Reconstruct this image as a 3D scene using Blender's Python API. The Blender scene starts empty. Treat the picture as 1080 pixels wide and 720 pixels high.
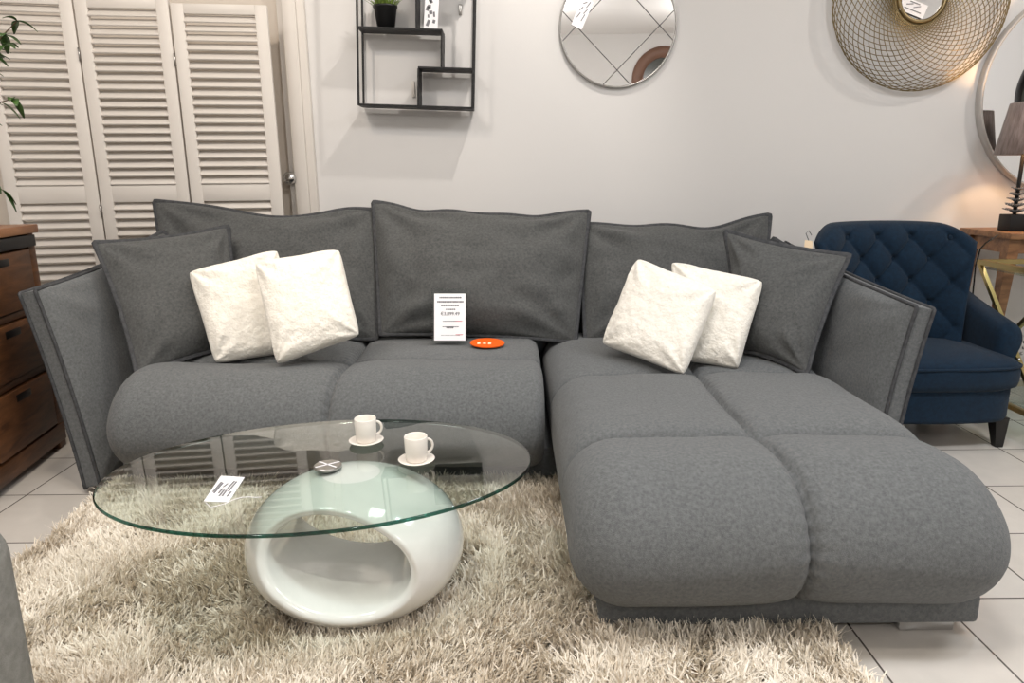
import bpy, bmesh, math, random
import numpy as np
from mathutils import Vector, Matrix, noise
random.seed(7); rng = np.random.default_rng(7)
R = math.radians; PI = math.pi
SC = bpy.context.scene; COL = SC.collection

# ------------------------------------------------------------------ camera
FPX = 745.0; CAMZ = 1.15
CROT = Matrix.Rotation(R(90-13.2), 3, 'X') @ Matrix.Rotation(R(-0.53), 3, 'Z')
cd = bpy.data.cameras.new('camera'); cam = bpy.data.objects.new('camera', cd); COL.objects.link(cam)
cam.location = (0, 0, CAMZ); cam.rotation_euler = CROT.to_euler()
cd.sensor_width = 36; cd.lens = FPX/1080*36; cd.clip_start = .02
SC.camera = cam
def U(px, py, Y=None, Z=None, X=None):
    """world point seen at a pixel, at a known depth Y, height Z or X"""
    d = CROT @ Vector(((px-540)/FPX, -(py-360)/FPX, -1))
    if Y is not None: t = Y/d.y
    elif Z is not None: t = (Z-CAMZ)/d.z
    else: t = X/d.x
    return Vector((d.x*t, d.y*t, CAMZ+d.z*t))

# ------------------------------------------------------------------ materials
def lin(c):
    f = lambda v: v/12.92 if v <= .04045 else ((v+.055)/1.055)**2.4
    return tuple(f(v/255) for v in c)+(1,)
MATS = {}
def M(name, rgb, rough=.5, metal=0, rgb2=None, scale=8, detail=4, bump=0, bscale=200, stretch=None, sheen=0, coat=0, dist=0, p0=.35, p1=.65, spec=None):
    m = bpy.data.materials.new(name); m.use_nodes = True
    nt = m.node_tree; b = nt.nodes['Principled BSDF']; L = nt.links.new
    b.inputs['Base Color'].default_value = lin(rgb); b.inputs['Roughness'].default_value = rough
    b.inputs['Metallic'].default_value = metal
    if sheen: b.inputs['Sheen Weight'].default_value = sheen; b.inputs['Sheen Roughness'].default_value = .5
    if coat: b.inputs['Coat Weight'].default_value = coat; b.inputs['Coat Roughness'].default_value = .04
    if spec is not None: b.inputs['Specular IOR Level'].default_value = spec
    tc = nt.nodes.new('ShaderNodeTexCoord'); mp = nt.nodes.new('ShaderNodeMapping')
    L(tc.outputs['Object'], mp.inputs['Vector'])
    if stretch: mp.inputs['Scale'].default_value = stretch
    if rgb2:
        n = nt.nodes.new('ShaderNodeTexNoise'); n.inputs['Scale'].default_value = scale; n.inputs['Detail'].default_value = detail
        n.inputs['Distortion'].default_value = dist; n.inputs['Roughness'].default_value = .65
        cr = nt.nodes.new('ShaderNodeValToRGB'); cr.color_ramp.elements[0].position = p0; cr.color_ramp.elements[1].position = p1
        cr.color_ramp.elements[0].color = lin(rgb); cr.color_ramp.elements[1].color = lin(rgb2)
        L(mp.outputs[0], n.inputs['Vector']); L(n.outputs['Fac'], cr.inputs['Fac']); L(cr.outputs['Color'], b.inputs['Base Color'])
    if bump:
        n2 = nt.nodes.new('ShaderNodeTexNoise'); n2.inputs['Scale'].default_value = bscale; n2.inputs['Detail'].default_value = 3
        bp = nt.nodes.new('ShaderNodeBump'); bp.inputs['Strength'].default_value = bump; bp.inputs['Distance'].default_value = .004
        L(mp.outputs[0], n2.inputs['Vector']); L(n2.outputs['Fac'], bp.inputs['Height']); L(bp.outputs[0], b.inputs['Normal'])
    MATS[name] = m; return m

m_fabric = M('grey_weave', (84,87,88), .95, rgb2=(112,114,115), scale=110, detail=10, p0=.3, p1=.7, bump=.5, bscale=420, sheen=.12, spec=.2)
m_cush = M('grey_cushion_weave', (67,68,68), .95, rgb2=(94,95,94), scale=100, detail=10, p0=.3, p1=.7, bump=.5, bscale=420, sheen=.1, spec=.2)
m_pipe = M('grey_piping', (60,61,63), .95, rgb2=(78,79,81), scale=60, bump=.4, bscale=400, spec=.2)
m_plush = M('ivory_plush', (230,225,214), .95, rgb2=(240,236,227), scale=60, detail=6, bump=1.0, bscale=110, sheen=.25, spec=.2)
m_navy = M('navy_linen', (10,29,46), .9, rgb2=(14,39,59), scale=60, detail=8, bump=.4, bscale=500, sheen=.06, spec=.25)
m_black = M('black_metal', (22,21,22), .5, spec=.4)
m_blackwood = M('black_wood', (20,18,18), .4)
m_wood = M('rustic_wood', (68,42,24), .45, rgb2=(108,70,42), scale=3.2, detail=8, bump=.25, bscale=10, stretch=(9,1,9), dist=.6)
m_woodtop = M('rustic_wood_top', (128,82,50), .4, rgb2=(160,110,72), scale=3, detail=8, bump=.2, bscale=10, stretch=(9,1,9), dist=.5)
m_walnut = M('walnut', (112,78,52), .45, rgb2=(158,114,78), scale=3.5, detail=7, stretch=(2,9,9), dist=.4)
m_white = M('white_gloss_lacquer', (240,240,238), .12, rgb2=(232,232,230), scale=3, dist=2, coat=.6)
m_paint = M('white_paint', (212,206,199), .45)
m_door = M('door_paint', (214,204,192), .5)
m_wall = M('wall_paint', (222,220,218), .9, bump=.05, bscale=90)
m_ceil = M('ceiling_paint', (240,238,236), .9)
m_china = M('white_china', (236,230,222), .25)
m_chrome = M('chrome', (205,205,205), .14, metal=1)
m_steel = M('brushed_steel', (170,168,165), .3, metal=1)
m_gold = M('brushed_gold', (190,170,120), .28, metal=1)
m_wire = M('gold_wire', (138,122,90), .38, metal=1)
m_mirror = M('mirror_glass', (245,245,245), .01, metal=1)
m_paper = M('white_paper', (246,245,248), .6)
m_ink = M('ink', (45,45,52), .7)
m_redink = M('red_ink', (190,60,80), .7)
m_orange = M('orange_card', (240,98,22), .4)
m_cream = M('cream_print', (250,225,190), .5)
m_leaf = M('leaf_green', (38,62,24), .4, rgb2=(66,100,40), scale=20)
m_grass = M('lime_leaf', (84,110,40), .5, rgb2=(130,150,70), scale=40)
m_bark = M('bark', (86,66,48), .8)
m_pot = M('black_pot', (20,20,22), .5)
m_shade = M('pleated_shade', (128,110,104), .35, rgb2=(170,152,146), scale=5, stretch=(14,14,1), sheen=.3)
m_grey = M('pale_grey_weave', (128,128,124), .95, rgb2=(146,146,142), scale=50, bump=.5, bscale=400, spec=.2)
m_brownframe = M('brown_frame', (120,88,72), .5)
m_rugback = M('rug_backing', (150,130,105), .95)
m_crystal = M('clear_crystal', (225,225,225), .05); m_crystal.node_tree.nodes['Principled BSDF'].inputs['Transmission Weight'].default_value = .8

def glass(name, tint, gain=1.0, ior=1.5):
    m = bpy.data.materials.new(name); m.use_nodes = True; nt = m.node_tree; nt.nodes.clear(); L = nt.links.new
    o = nt.nodes.new('ShaderNodeOutputMaterial'); g = nt.nodes.new('ShaderNodeBsdfGlossy'); t = nt.nodes.new('ShaderNodeBsdfTransparent')
    fr = nt.nodes.new('ShaderNodeFresnel'); geo = nt.nodes.new('ShaderNodeNewGeometry'); mx = nt.nodes.new('ShaderNodeMixShader')
    ma = nt.nodes.new('ShaderNodeMapRange'); ma.inputs['To Min'].default_value = ior; ma.inputs['To Max'].default_value = 1/ior
    L(geo.outputs['Backfacing'], ma.inputs['Value']); L(ma.outputs[0], fr.inputs['IOR'])
    g.inputs['Roughness'].default_value = 0; t.inputs['Color'].default_value = lin(tint)
    mu = nt.nodes.new('ShaderNodeMath'); mu.operation = 'MULTIPLY'; mu.use_clamp = True; mu.inputs[1].default_value = gain; L(fr.outputs[0], mu.inputs[0]); L(mu.outputs[0], mx.inputs[0]); L(t.outputs[0], mx.inputs[1]); L(g.outputs[0], mx.inputs[2]); L(mx.outputs[0], o.inputs['Surface'])
    return m
m_glass = glass('clear_glass', (234,241,238))
m_gtop = glass('table_glass', (240,246,243), gain=2.0)
m_gund = glass('table_glass_underside', (240,246,243), gain=0.0)
m_acrylic = glass('clear_acrylic', (235,238,238))
m_edge = glass('green_glass_edge', (44,100,88), ior=1.6)

def tile_mat():
    m = bpy.data.materials.new('floor_tiles'); m.use_nodes = True; nt = m.node_tree; L = nt.links.new; b = nt.nodes['Principled BSDF']
    tc = nt.nodes.new('ShaderNodeTexCoord'); mp = nt.nodes.new('ShaderNodeMapping')
    L(tc.outputs['Object'], mp.inputs['Vector']); mp.inputs['Location'].default_value = (TX, TY, 0)
    br = nt.nodes.new('ShaderNodeTexBrick'); br.offset = 0; br.squash = 1
    br.inputs['Scale'].default_value = 1; br.inputs['Brick Width'].default_value = .30; br.inputs['Row Height'].default_value = .358
    br.inputs['Mortar Size'].default_value = .0032; br.inputs['Mortar Smooth'].default_value = .3; br.inputs['Bias'].default_value = 0
    br.inputs['Color1'].default_value = lin((206,200,192)); br.inputs['Color2'].default_value = lin((214,209,202)); br.inputs['Mortar'].default_value = lin((92,86,82))
    n = nt.nodes.new('ShaderNodeTexNoise'); n.inputs['Scale'].default_value = 14; n.inputs['Detail'].default_value = 6
    cr = nt.nodes.new('ShaderNodeValToRGB'); cr.color_ramp.elements[0].color = (.86,.86,.86,1); cr.color_ramp.elements[1].color = (1,1,1,1)
    mx = nt.nodes.new('ShaderNodeMix'); mx.data_type = 'RGBA'; mx.blend_type = 'MULTIPLY'; mx.inputs[0].default_value = 1
    L(mp.outputs[0], br.inputs['Vector']); L(tc.outputs['Object'], n.inputs['Vector']); L(n.outputs['Fac'], cr.inputs[0])
    L(br.outputs['Color'], mx.inputs[6]); L(cr.outputs[0], mx.inputs[7]); L(mx.outputs[2], b.inputs['Base Color'])
    b.inputs['Roughness'].default_value = .22
    bp = nt.nodes.new('ShaderNodeBump'); bp.inputs['Strength'].default_value = .4; bp.inputs['Distance'].default_value = -.002
    L(br.outputs['Fac'], bp.inputs['Height']); L(bp.outputs[0], b.inputs['Normal'])
    return m
TX, TY = -(.873 % .30), -(1.738 % .358)
m_tile = tile_mat()

def rug_mat():
    m = bpy.data.materials.new('shag_yarn'); m.use_nodes = True; nt = m.node_tree; L = nt.links.new; b = nt.nodes['Principled BSDF']
    at = nt.nodes.new('ShaderNodeAttribute'); at.attribute_name = 'tone'
    cr = nt.nodes.new('ShaderNodeValToRGB'); e = cr.color_ramp.elements
    e[0].color = lin((208,193,170)); e[1].color = lin((250,243,230)); e[1].position = .8
    L(at.outputs['Fac'], cr.inputs[0]); L(cr.outputs[0], b.inputs['Base Color'])
    b.inputs['Roughness'].default_value = .7; b.inputs['Sheen Weight'].default_value = .2
    return m
m_shag = rug_mat()

def emis(name, rgb, s):
    m = bpy.data.materials.new(name); m.use_nodes = True; b = m.node_tree.nodes['Principled BSDF']
    b.inputs['Emission Color'].default_value = lin(rgb); b.inputs['Emission Strength'].default_value = s; b.inputs['Base Color'].default_value = lin(rgb)
    return m

# ------------------------------------------------------------------ objects
WL = {}
def empty(name, loc, label, cat, group=None):
    o = bpy.data.objects.new(name, None); COL.objects.link(o); o.location = loc; o.empty_display_size = .1
    WL[o] = Vector(loc); tag(o, label, cat, group); return o
def tag(o, label, cat, group=None):
    if label: o['label'] = label
    if cat: o['category'] = cat
    if group: o['group'] = group
    return o
def obj(name, bm, mat, parent=None, smooth=True, label=None, loc=None, auto=None):
    """bm holds world coordinates; the object is linked with its origin at its base or at its thing"""
    me = bpy.data.meshes.new(name)
    if isinstance(bm, bmesh.types.BMesh):
        bmesh.ops.recalc_face_normals(bm, faces=bm.faces); bm.to_mesh(me); bm.free()
    else:
        me.from_pydata(bm[0], [], bm[1]); me.update()
        b2 = bmesh.new(); b2.from_mesh(me); bmesh.ops.recalc_face_normals(b2, faces=b2.faces); b2.to_mesh(me); b2.free()
    if parent is not None: base = WL[parent]
    else:
        co = np.empty(len(me.vertices)*3); me.vertices.foreach_get('co', co); co = co.reshape(-1, 3)
        mn, mx = co.min(0), co.max(0); base = Vector(((mn[0]+mx[0])/2, (mn[1]+mx[1])/2, mn[2]))
    me.transform(Matrix.Translation(-base))
    for m in (mat if isinstance(mat, (list, tuple)) else [mat]): me.materials.append(m)
    o = bpy.data.objects.new(name, me); COL.objects.link(o); WL[o] = Vector(base)
    if parent is not None: o.parent = parent
    else: o.location = base
    if smooth:
        me.polygons.foreach_set('use_smooth', [True]*len(me.polygons))
        if auto:
            b2 = bmesh.new(); b2.from_mesh(me)
            for e in b2.edges:
                if len(e.link_faces) == 2 and e.calc_face_angle(0) > R(auto): e.smooth = False
            b2.to_mesh(me); b2.free()
    if label: o['label'] = label
    return o
def struct(name, bm, mat, **k):
    o = obj(name, bm, mat, **k); o['kind'] = 'structure'; return o
B = bmesh.new
def box(bm, c, s, rot=None, bev=0, seg=2):
    """box centred at c, size s"""
    mt = Matrix.Translation(c) @ (rot.to_4x4() if rot is not None else Matrix()) @ Matrix.Diagonal((s[0], s[1], s[2], 1))
    t = bmesh.new(); bmesh.ops.create_cube(t, size=1, matrix=mt)
    if bev: bmesh.ops.bevel(t, geom=t.edges[:]+t.verts[:], offset=bev, segments=seg, profile=.5, affect='EDGES')
    join(bm, t); return bm
def join(bm, t):
    me = bpy.data.meshes.new('tmp'); t.to_mesh(me); t.free(); bm.from_mesh(me); bpy.data.meshes.remove(me)
def bb(x0, x1, y0, y1, z0, z1, bev=0, seg=2):
    return box(B(), ((x0+x1)/2, (y0+y1)/2, (z0+z1)/2), (x1-x0, y1-y0, z1-z0), bev=bev, seg=seg)
def loft(bm, rings, closed=True, cap=True, loop=False):
    """connect rings of equal length"""
    vs = [[bm.verts.new(p) for p in r] for r in rings]; n = len(vs[0])
    rr = list(zip(vs, vs[1:]+([vs[0]] if loop else [])))
    if not loop: rr = rr[:len(vs)-1]
    for a, b in rr:
        for i in range(n if closed else n-1):
            j = (i+1) % n; bm.faces.new((a[i], a[j], b[j], b[i]))
    if cap and not loop:
        bm.faces.new(vs[0]); bm.faces.new(vs[-1][::-1])
    return bm
def tube(bm, pts, r, n=8, loop=False, flat=1.0, up=None):
    pts = [Vector(p) for p in pts]; rings = []; N = len(pts)
    prev = None
    for i, p in enumerate(pts):
        a = pts[(i-1) % N] if (loop or i > 0) else p; c = pts[(i+1) % N] if (loop or i < N-1) else p
        t = (c-a)
        if t.length < 1e-9: t = Vector((0, 0, 1))
        t.normalize()
        if up is not None: u = (up[i] if isinstance(up, list) else Vector(up)).copy()
        else: u = prev if prev is not None else (Vector((0, 0, 1)) if abs(t.z) < .9 else Vector((1, 0, 0)))
        u = u - t*u.dot(t)
        if u.length < 1e-6: u = Vector((1, 0, 0)) - t*t.x
        u.normalize(); prev = u; v = t.cross(u)
        rr = r[i] if isinstance(r, (list, tuple)) else r
        rings.append([p + u*(rr*flat*math.cos(2*PI*k/n)) + v*(rr*math.sin(2*PI*k/n)) for k in range(n)])
    return loft(bm, rings, loop=loop)
def lathe(bm, prof, c, n=32, axis=Vector((0, 0, 1)), cap=True):
    q = Vector((0, 0, 1)).rotation_difference(axis); c = Vector(c)
    rings = [[c + q @ Vector((r*math.cos(2*PI*k/n), r*math.sin(2*PI*k/n), z)) for k in range(n)] for r, z in prof]
    return loft(bm, rings, cap=cap)
def bar(bm, a, b, w, d=None, up=(0, 0, 1)):
    """square bar from a to b"""
    a = Vector(a); b = Vector(b); t = (b-a).normalized(); u = Vector(up); u = u-t*u.dot(t)
    if u.length < 1e-4: u = Vector((1, 0, 0))-t*t.x
    u.normalize(); v = t.cross(u); d = d or w
    return loft(bm, [[p+u*sx*w/2+v*sy*d/2 for sx, sy in ((1,1),(-1,1),(-1,-1),(1,-1))] for p in (a, b)])
def text(name, body, size, loc, rot, mat, parent, align='CENTER', ext=.0002):
    c = bpy.data.curves.new(name, 'FONT'); c.body = body; c.size = size; c.align_x = align; c.align_y = 'CENTER'; c.extrude = ext
    c.materials.append(mat); o = bpy.data.objects.new(name+'_outline', c); COL.objects.link(o)
    me = bpy.data.meshes.new_from_object(o.evaluated_get(bpy.context.evaluated_depsgraph_get())); bpy.data.objects.remove(o)
    me.materials.clear(); me.materials.append(mat); o = bpy.data.objects.new(name, me); COL.objects.link(o); o.parent = parent
    o.location = Vector(loc)-WL[parent]; o.rotation_euler = rot.to_euler() if isinstance(rot, Matrix) else rot; WL[o] = Vector(loc); return o
def frame3(x, y):
    x = Vector(x).normalized(); y = Vector(y); y = (y-x*x.dot(y)).normalized(); z = x.cross(y)
    return Matrix((x, y, z)).transposed()

# ================================================================== THE ROOM
WY = 3.85; CH = 3.15; XL, XR, YB = -3.5, 4.1, -3.4
struct('floor', bb(XL-.1, XR+.1, YB-.1, WY+.1, -.1, 0), m_tile, smooth=False)
# floor texture runs in world metres
fl = bpy.data.objects['floor']; off = WL[fl].copy(); fl.data.transform(Matrix.Translation(off)); fl.location = (0,0,0)
struct('ceiling', bb(XL-.1, XR+.1, YB-.1, WY+.1, CH, CH+.1), m_ceil, smooth=False)
struct('wall_left', bb(XL-.1, XL, YB, WY, 0, CH), m_wall, smooth=False)
struct('wall_right', bb(XR, XR+.1, YB, WY, 0, CH), m_wall, smooth=False)
struct('wall_front', bb(XL, XR, YB-.1, YB, 0, CH), m_wall, smooth=False)
# back wall with a door opening
fx0 = U(306, 180, Y=WY).x; fx1 = U(334, 180, Y=WY).x; DZ = 2.35; dx0 = -3.0
wb = bb(fx1-.05, XR, WY, WY+.1, 0, CH)
join(wb, bb(XL, dx0, WY, WY+.1, 0, CH)); join(wb, bb(dx0, fx1-.05, WY, WY+.1, DZ, CH))
struct('wall_back', wb, m_wall, smooth=False)
t = bb(fx0, fx1, WY-.025, WY+.09, 0, DZ, .008); join(t, bb(fx0+.03, fx1-.04, WY-.04, WY-.02, 0, DZ, .006))
join(t, bb(dx0-.05, fx1, WY-.025, WY+.06, DZ-.02, DZ+.08, .008))
struct('trim_1', t, m_paint, auto=40)
for nm, a, b_ in (('baseboard_back', fx1, XR),):
    struct(nm, bb(a, b_, WY-.014, WY, 0, .08, .004), m_paint, auto=40)
door = struct('door_1', bb(dx0, fx0, WY+.02, WY+.06, 0, DZ-.02), m_door, smooth=False)
# door knob
kp = U(305, 188, Y=WY-.05)
k = lathe(B(), [(.0, -.085), (.022, -.082), (.034, -.066), (.033, -.05), (.016, -.034), (.014, -.01), (.036, -.008), (.038, 0)], (kp.x, WY+.02, kp.z), axis=Vector((0, 1, 0)), cap=False)
obj('door_knob', k, m_chrome, door)

# ------------------------------------------------------------------ things on the opposite wall, seen in the mirrors
MDK = M('dark_glass', (58,60,54), .2)
def round_mirror(name, c, r, nrm, fw, fmat, label, gmat=None, depth=.03):
    e = empty(name, c, label, 'mirror'); n = Vector(nrm); c = Vector(c)
    obj('frame', lathe(B(), [(r-fw, .004), (r-fw, depth), (r-fw*.3, depth+.006), (r, depth*.6), (r, 0)], c, 64, n, cap=False), fmat, e)
    obj('mirror_glass', lathe(B(), [(r-fw*.9, .003), (r-fw*.9, depth*.5)], c, 64, n), gmat or m_mirror, e, auto=30)
    return e
round_mirror('wall_mirror', U(1,1,Y=1)*0+Vector((2.27, YB, 2.52)), .46, (0, 1, 0), .16, m_brownframe, 'round brown wooden framed mirror on the wall opposite, seen reflected in the leaded mirror', MDK)

# ================================================================== FOLDING LOUVRE SCREEN
J = [U(297, 185, Y=3.66), U(199, 185, Y=3.60), U(103, 185, Y=3.55), U(2, 185, Y=3.46)]
ZT = [U(288, 6, Y=3.66).z, U(186, -1, Y=3.60).z, U(80, -7, Y=3.52).z]
scr = empty('folding_screen', ((J[0].x+J[3].x)/2, 3.55, 0), 'white three-panel louvred folding screen standing in front of the cream door', 'screen')
for i in range(3):
    a = Vector((J[i].x-.004, J[i].y, 0)); b_ = Vector((J[i+1].x+.004, J[i+1].y, 0)); zt = max(ZT)-.004*0
    zt = ZT[i]
    d = (b_-a); w = d.length; d.normalize(); nrm = Vector((-d.y, d.x, 0));
    if nrm.y > 0: nrm = -nrm
    Rm = Matrix((d, nrm, Vector((0, 0, 1)))).transposed()
    P = lambda x, y, z: a + d*x + nrm*y + Vector((0, 0, z))
    sw = .058; rails = [(.04, .16), (1.04, 1.12), (zt-.045, zt)]
    f = B()
    for x in (sw/2, w-sw/2): box(f, P(x, 0, (zt+.02)/2), (sw, .03, zt-.02), Rm, .004)
    for z0, z1 in rails: box(f, P(w/2, 0, (z0+z1)/2), (w-2*sw+.004, .028, z1-z0), Rm, .002)
    pn = obj('panel', f, m_paint, scr, auto=40)
    s = B()
    for (z0, z1) in ((.16, 1.04), (1.12, zt-.045)):
        n = round((z1-z0)/.0410)
        for kk in range(n):
            z = z0+(kk+.5)*(z1-z0)/n
            Rl = Rm @ Matrix.Rotation(R(-43), 3, 'X')
            box(s, P(w/2, 0, z), (w-2*sw+.006, .048, .009), Rl, .002, 1)
    obj('louvre_slats', s, m_paint, pn, auto=40)
    if i < 2:
        for z in (.3, 1.0, zt-.25): obj('hinge', tube(B(), [P(w+.004, .017, z-.03), P(w+.004, .017, z+.03)], .004, 8), m_steel, pn)

# ================================================================== CORNER SOFA
ZS = .405   # seam level of the seat
def smoothf(a, p=5.0, q=.34):
    return max(0.0, 1-abs(2*a-1)**p)**q
def quilt(x0, x1, yf, yb, z0, zt, xseams, yseams, rl, rr, bulge=.05, back_drop=.03, skew=0.0, seed=0):
    """one upholstered seat: front wraps under, sides rounded, puffed squares between seams"""
    zm = (z0+zt)/2; bz = (zt-z0)/2; a = .19
    path = []; nr = []
    for i in range(73):
        th = R(-88 + 178*i/72); path.append((yf+a-a*math.cos(th)*1.0, zm+bz*math.sin(th)));
        q = Vector((-math.cos(th)/a, math.sin(th)/bz)).normalized(); nr.append((q.x, q.y))
    L = yb-(yf+a); n2 = int(L/.008)
    for i in range(1, n2+1):
        t = i/n2; path.append((yf+a+L*t, zt-back_drop*t*t)); nr.append((0.03*t, 1.0))
    S = [0.0]
    for p, q in zip(path, path[1:]): S.append(S[-1]+math.hypot(q[0]-p[0], q[1]-p[1]))
    s_top = S[72]
    ss = [0.0]+[s_top+(y-(yf+a)) for y in yseams]+[S[-1]]
    xs = [x0]+list(xseams)+[x1]
    cols = []
    def side(x_e, r, sgn):
        return [(x_e-sgn*r+sgn*r*math.sin(ph), r*(1-math.cos(ph))) for ph in (PI/2*k/14 for k in range(15))]
    Ls = side(x0, rl, -1)[::-1]; Rs = side(x1, rr, 1)
    nx = int((x1-rr-x0-rl)/.008)
    mid = [(x0+rl+(x1-rr-x0-rl)*k/nx, 0) for k in range(1, nx)]
    rings = []
    for (x, ins) in Ls+mid+Rs:
        ring = []
        for (y, z), (ny, nz), s in zip(path, nr, S):
            # wandering seams
            xo = x + .012*math.sin(s*5+seed)
            k = max(0, sum(1 for v in xs[1:-1] if xo > v)); al = (xo-xs[k])/(xs[k+1]-xs[k]); al = min(max(al, 0), 1)
            so = s + .014*math.sin(x*7+seed*2)
            j = max(0, sum(1 for v in ss[1:-1] if so > v)); be = min(max((so-ss[j])/(ss[j+1]-ss[j]), 0), 1)
            ga, gb = al, be
            if k == 0: ga = .5 if al < .5 else al          # outer sides keep their own rounding
            if k == len(xs)-2 and al > .5: ga = .5
            if j == 0: gb = be if be > .5 else .5
            h = bulge*smoothf(ga)*smoothf(gb)
            dsx = min(abs(xo-v) for v in xs[1:-1]) if len(xs) > 2 else 9
            dss = min([abs(so-v) for v in ss[1:-1]]+[9])
            h += .0028*math.sin(2*PI*s/.034)*math.exp(-(dsx/.035)**2) + .0016*math.sin(2*PI*x/.03)*math.exp(-(dss/.03)**2)
            h += .006*(noise.noise(Vector((x*4, s*4, seed)))) + .002*noise.noise(Vector((x*11, s*11, seed+5)))
            if j == 0: h *= min(1, .25+be*2)
            h -= .010*math.exp(-(dsx/.009)**2)+.010*math.exp(-(dss/.009)**2)
            o = h-ins
            ring.append(Vector((x+skew*(y-yf), y+ny*o, max(z+nz*o, z0-.01))))
        rings.append(ring)
    bm = B(); loft(bm, rings, closed=False, cap=False)
    # bottom / back closure of each end
    bm.verts.ensure_lookup_table(); n = len(path); nr_ = len(rings)
    bm.faces.new([bm.verts[i] for i in range(n)]); bm.faces.new([bm.verts[(nr_-1)*n+i] for i in range(n)][::-1])
    return bm
CX0, CX1 = .14, 1.212
sofa = empty('corner_sofa', (0, 2.8, 0), 'large charcoal grey fabric corner sofa with quilted chaise standing on the shaggy rug', 'sofa')
obj('sofa_seat', quilt(-1.455, .115, 2.38, 3.36, .10, ZS, [-.655], [2.73], .09, .05, .054, seed=1), m_fabric, sofa)
obj('chaise_seat', quilt(CX0, CX1, 1.508, 3.36, .10, ZS, [.685], [1.872, 2.53], .14, .16, .054, seed=3), m_fabric, sofa)
p = bb(-1.48, .2, 2.50, 3.36, .036, .15, .01); obj('sofa_base', p, m_fabric, sofa, auto=40)
p = bb(CX0+.075, CX1-.035, 1.578, 3.36, .034, .115, .012); obj('chaise_base', p, m_fabric, sofa, auto=40)
# back frame behind the loose cushions
p = B(); box(p, (-.15, 3.43, .39), (2.86, .16, .68), None, .05, 4); obj('sofa_back', p, m_fabric, sofa)
for x, y in ((1.06, 1.60), (1.06, 3.2), (-1.4, 2.6), (-1.4, 3.3), (.3, 3.3)):
    obj('sofa_leg', bb(x-.07, x+.07, y, y+.06, 0, .04, .003), m_chrome, sofa, auto=40)

def bil(C, u, v):
    a, b, c, d = C   # BL, BR, TR, TL ; u,v in 0..1
    return a*(1-u)*(1-v)+b*u*(1-v)+c*u*v+d*(1-u)*v
def pillow(C, T, n=56, pinch=.06, p=2.2, q=.62, edge=.0, wr=.006, seed=0, top_wave=None, slump=0, rnd=0, side=1, plush=0):
    """stuffed cushion from its four corners; returns bm and the seam loop"""
    C = [Vector(c) for c in C]; cen = sum(C, Vector())/4
    N = (C[1]-C[0]).cross(C[3]-C[0]).normalized()
    if N.dot(Vector((0, 0, CAMZ))-cen+Vector((0,0,0))) < 0: N = -N
    W = ((C[1]-C[0]).length+(C[2]-C[3]).length)/2; H = ((C[3]-C[0]).length+(C[2]-C[1]).length)/2
    ex = ((C[1]-C[0])+(C[2]-C[3])).normalized(); ey = ((C[3]-C[0])+(C[2]-C[1])).normalized()
    bm = B(); front = []; back = []
    def par(i):
        t = -1+2*i/n; return math.copysign(abs(math.sin(t*PI/2))**.9, t) if True else t
    for j in range(n+1):
        fr, bk = [], []
        for i in range(n+1):
            u, v = par(i), par(j)
            kr = 1-rnd*(u*u*v*v)**3
            P = bil(C, (u*kr+1)/2, (v*kr+1)/2)
            P = P - ex*(W/2*pinch*side*u*(1-v*v)*abs(u)) - ey*(H/2*pinch*v*(1-u*u)*abs(v))
            if top_wave and v > 0: P = P + ey*(v**3*top_wave(u))
            f = (max(0, 1-abs(u)**p)*max(0, 1-abs(v)**p))**q
            v2 = v + slump*(1-v*v)*.6
            tt = edge + (T/2-edge)*f
            # creases running in from the corners, plus a gentle unevenness
            w = 0
            for cu, cv in ((1,1),(-1,1),(1,-1),(-1,-1)):
                du, dv = u-cu, v-cv; rr = math.hypot(du, dv); an = math.atan2(dv*cv, du*cu)
                w += math.sin(an*9+seed+cu)*math.exp(-((rr-.45)/.33)**2)*.9
            x3 = Vector((P.x*6+seed*3.1, P.y*6, P.z*6))
            w += noise.noise(x3)*1.8 + noise.noise(x3*2.3)*.8
            if plush: w += plush*(noise.noise(x3*7)*.8+noise.noise(x3*13)*.5)
            dw = wr*w*min(1, f*2.2)
            sl = 1+slump*(-v)*.8
            off = tt*sl
            fr.append(bm.verts.new(P+N*(off+dw)))
            bk.append(None if (i in (0, n) or j in (0, n)) and edge == 0 else bm.verts.new(P-N*(off-dw*.4)))
        front.append(fr); back.append(bk)
    if edge == 0:
        for j in range(n+1):
            for i in range(n+1):
                if back[j][i] is None: back[j][i] = front[j][i]
    for j in range(n):
        for i in range(n):
            bm.faces.new((front[j][i], front[j][i+1], front[j+1][i+1], front[j+1][i]))
            bm.faces.new((back[j][i], back[j+1][i], back[j+1][i+1], back[j][i+1]))
    idx = [(0, i) for i in range(n)]+[(j, n) for j in range(n)]+[(n, n-i) for i in range(n)]+[(n-j, 0) for j in range(n)]
    lf = [front[j][i].co.copy() for j, i in idx]; lb = [back[j][i].co.copy() for j, i in idx]
    if edge > 0:
        m = len(idx)
        for k in range(m):
            (j, i), (j2, i2) = idx[k], idx[(k+1) % m]
            bm.faces.new((front[j][i], back[j][i], back[j2][i2], front[j2][i2]))
    return bm, lf, lb, N
def piping(loop, r=.011, flat=.45, N=None, out=.3):
    cen = sum(loop, Vector())/len(loop); pts = []; 
    L2 = []
    for p_ in loop:
        if not L2 or (p_-L2[-1]).length > .006: L2.append(p_)
    # round the flange corners slightly
    up = [N]*len(L2)
    L3 = [p_+(p_-cen).normalized()*r*out for p_ in L2]
    return tube(B(), L3, r, 8, loop=True, flat=flat, up=up)
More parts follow.
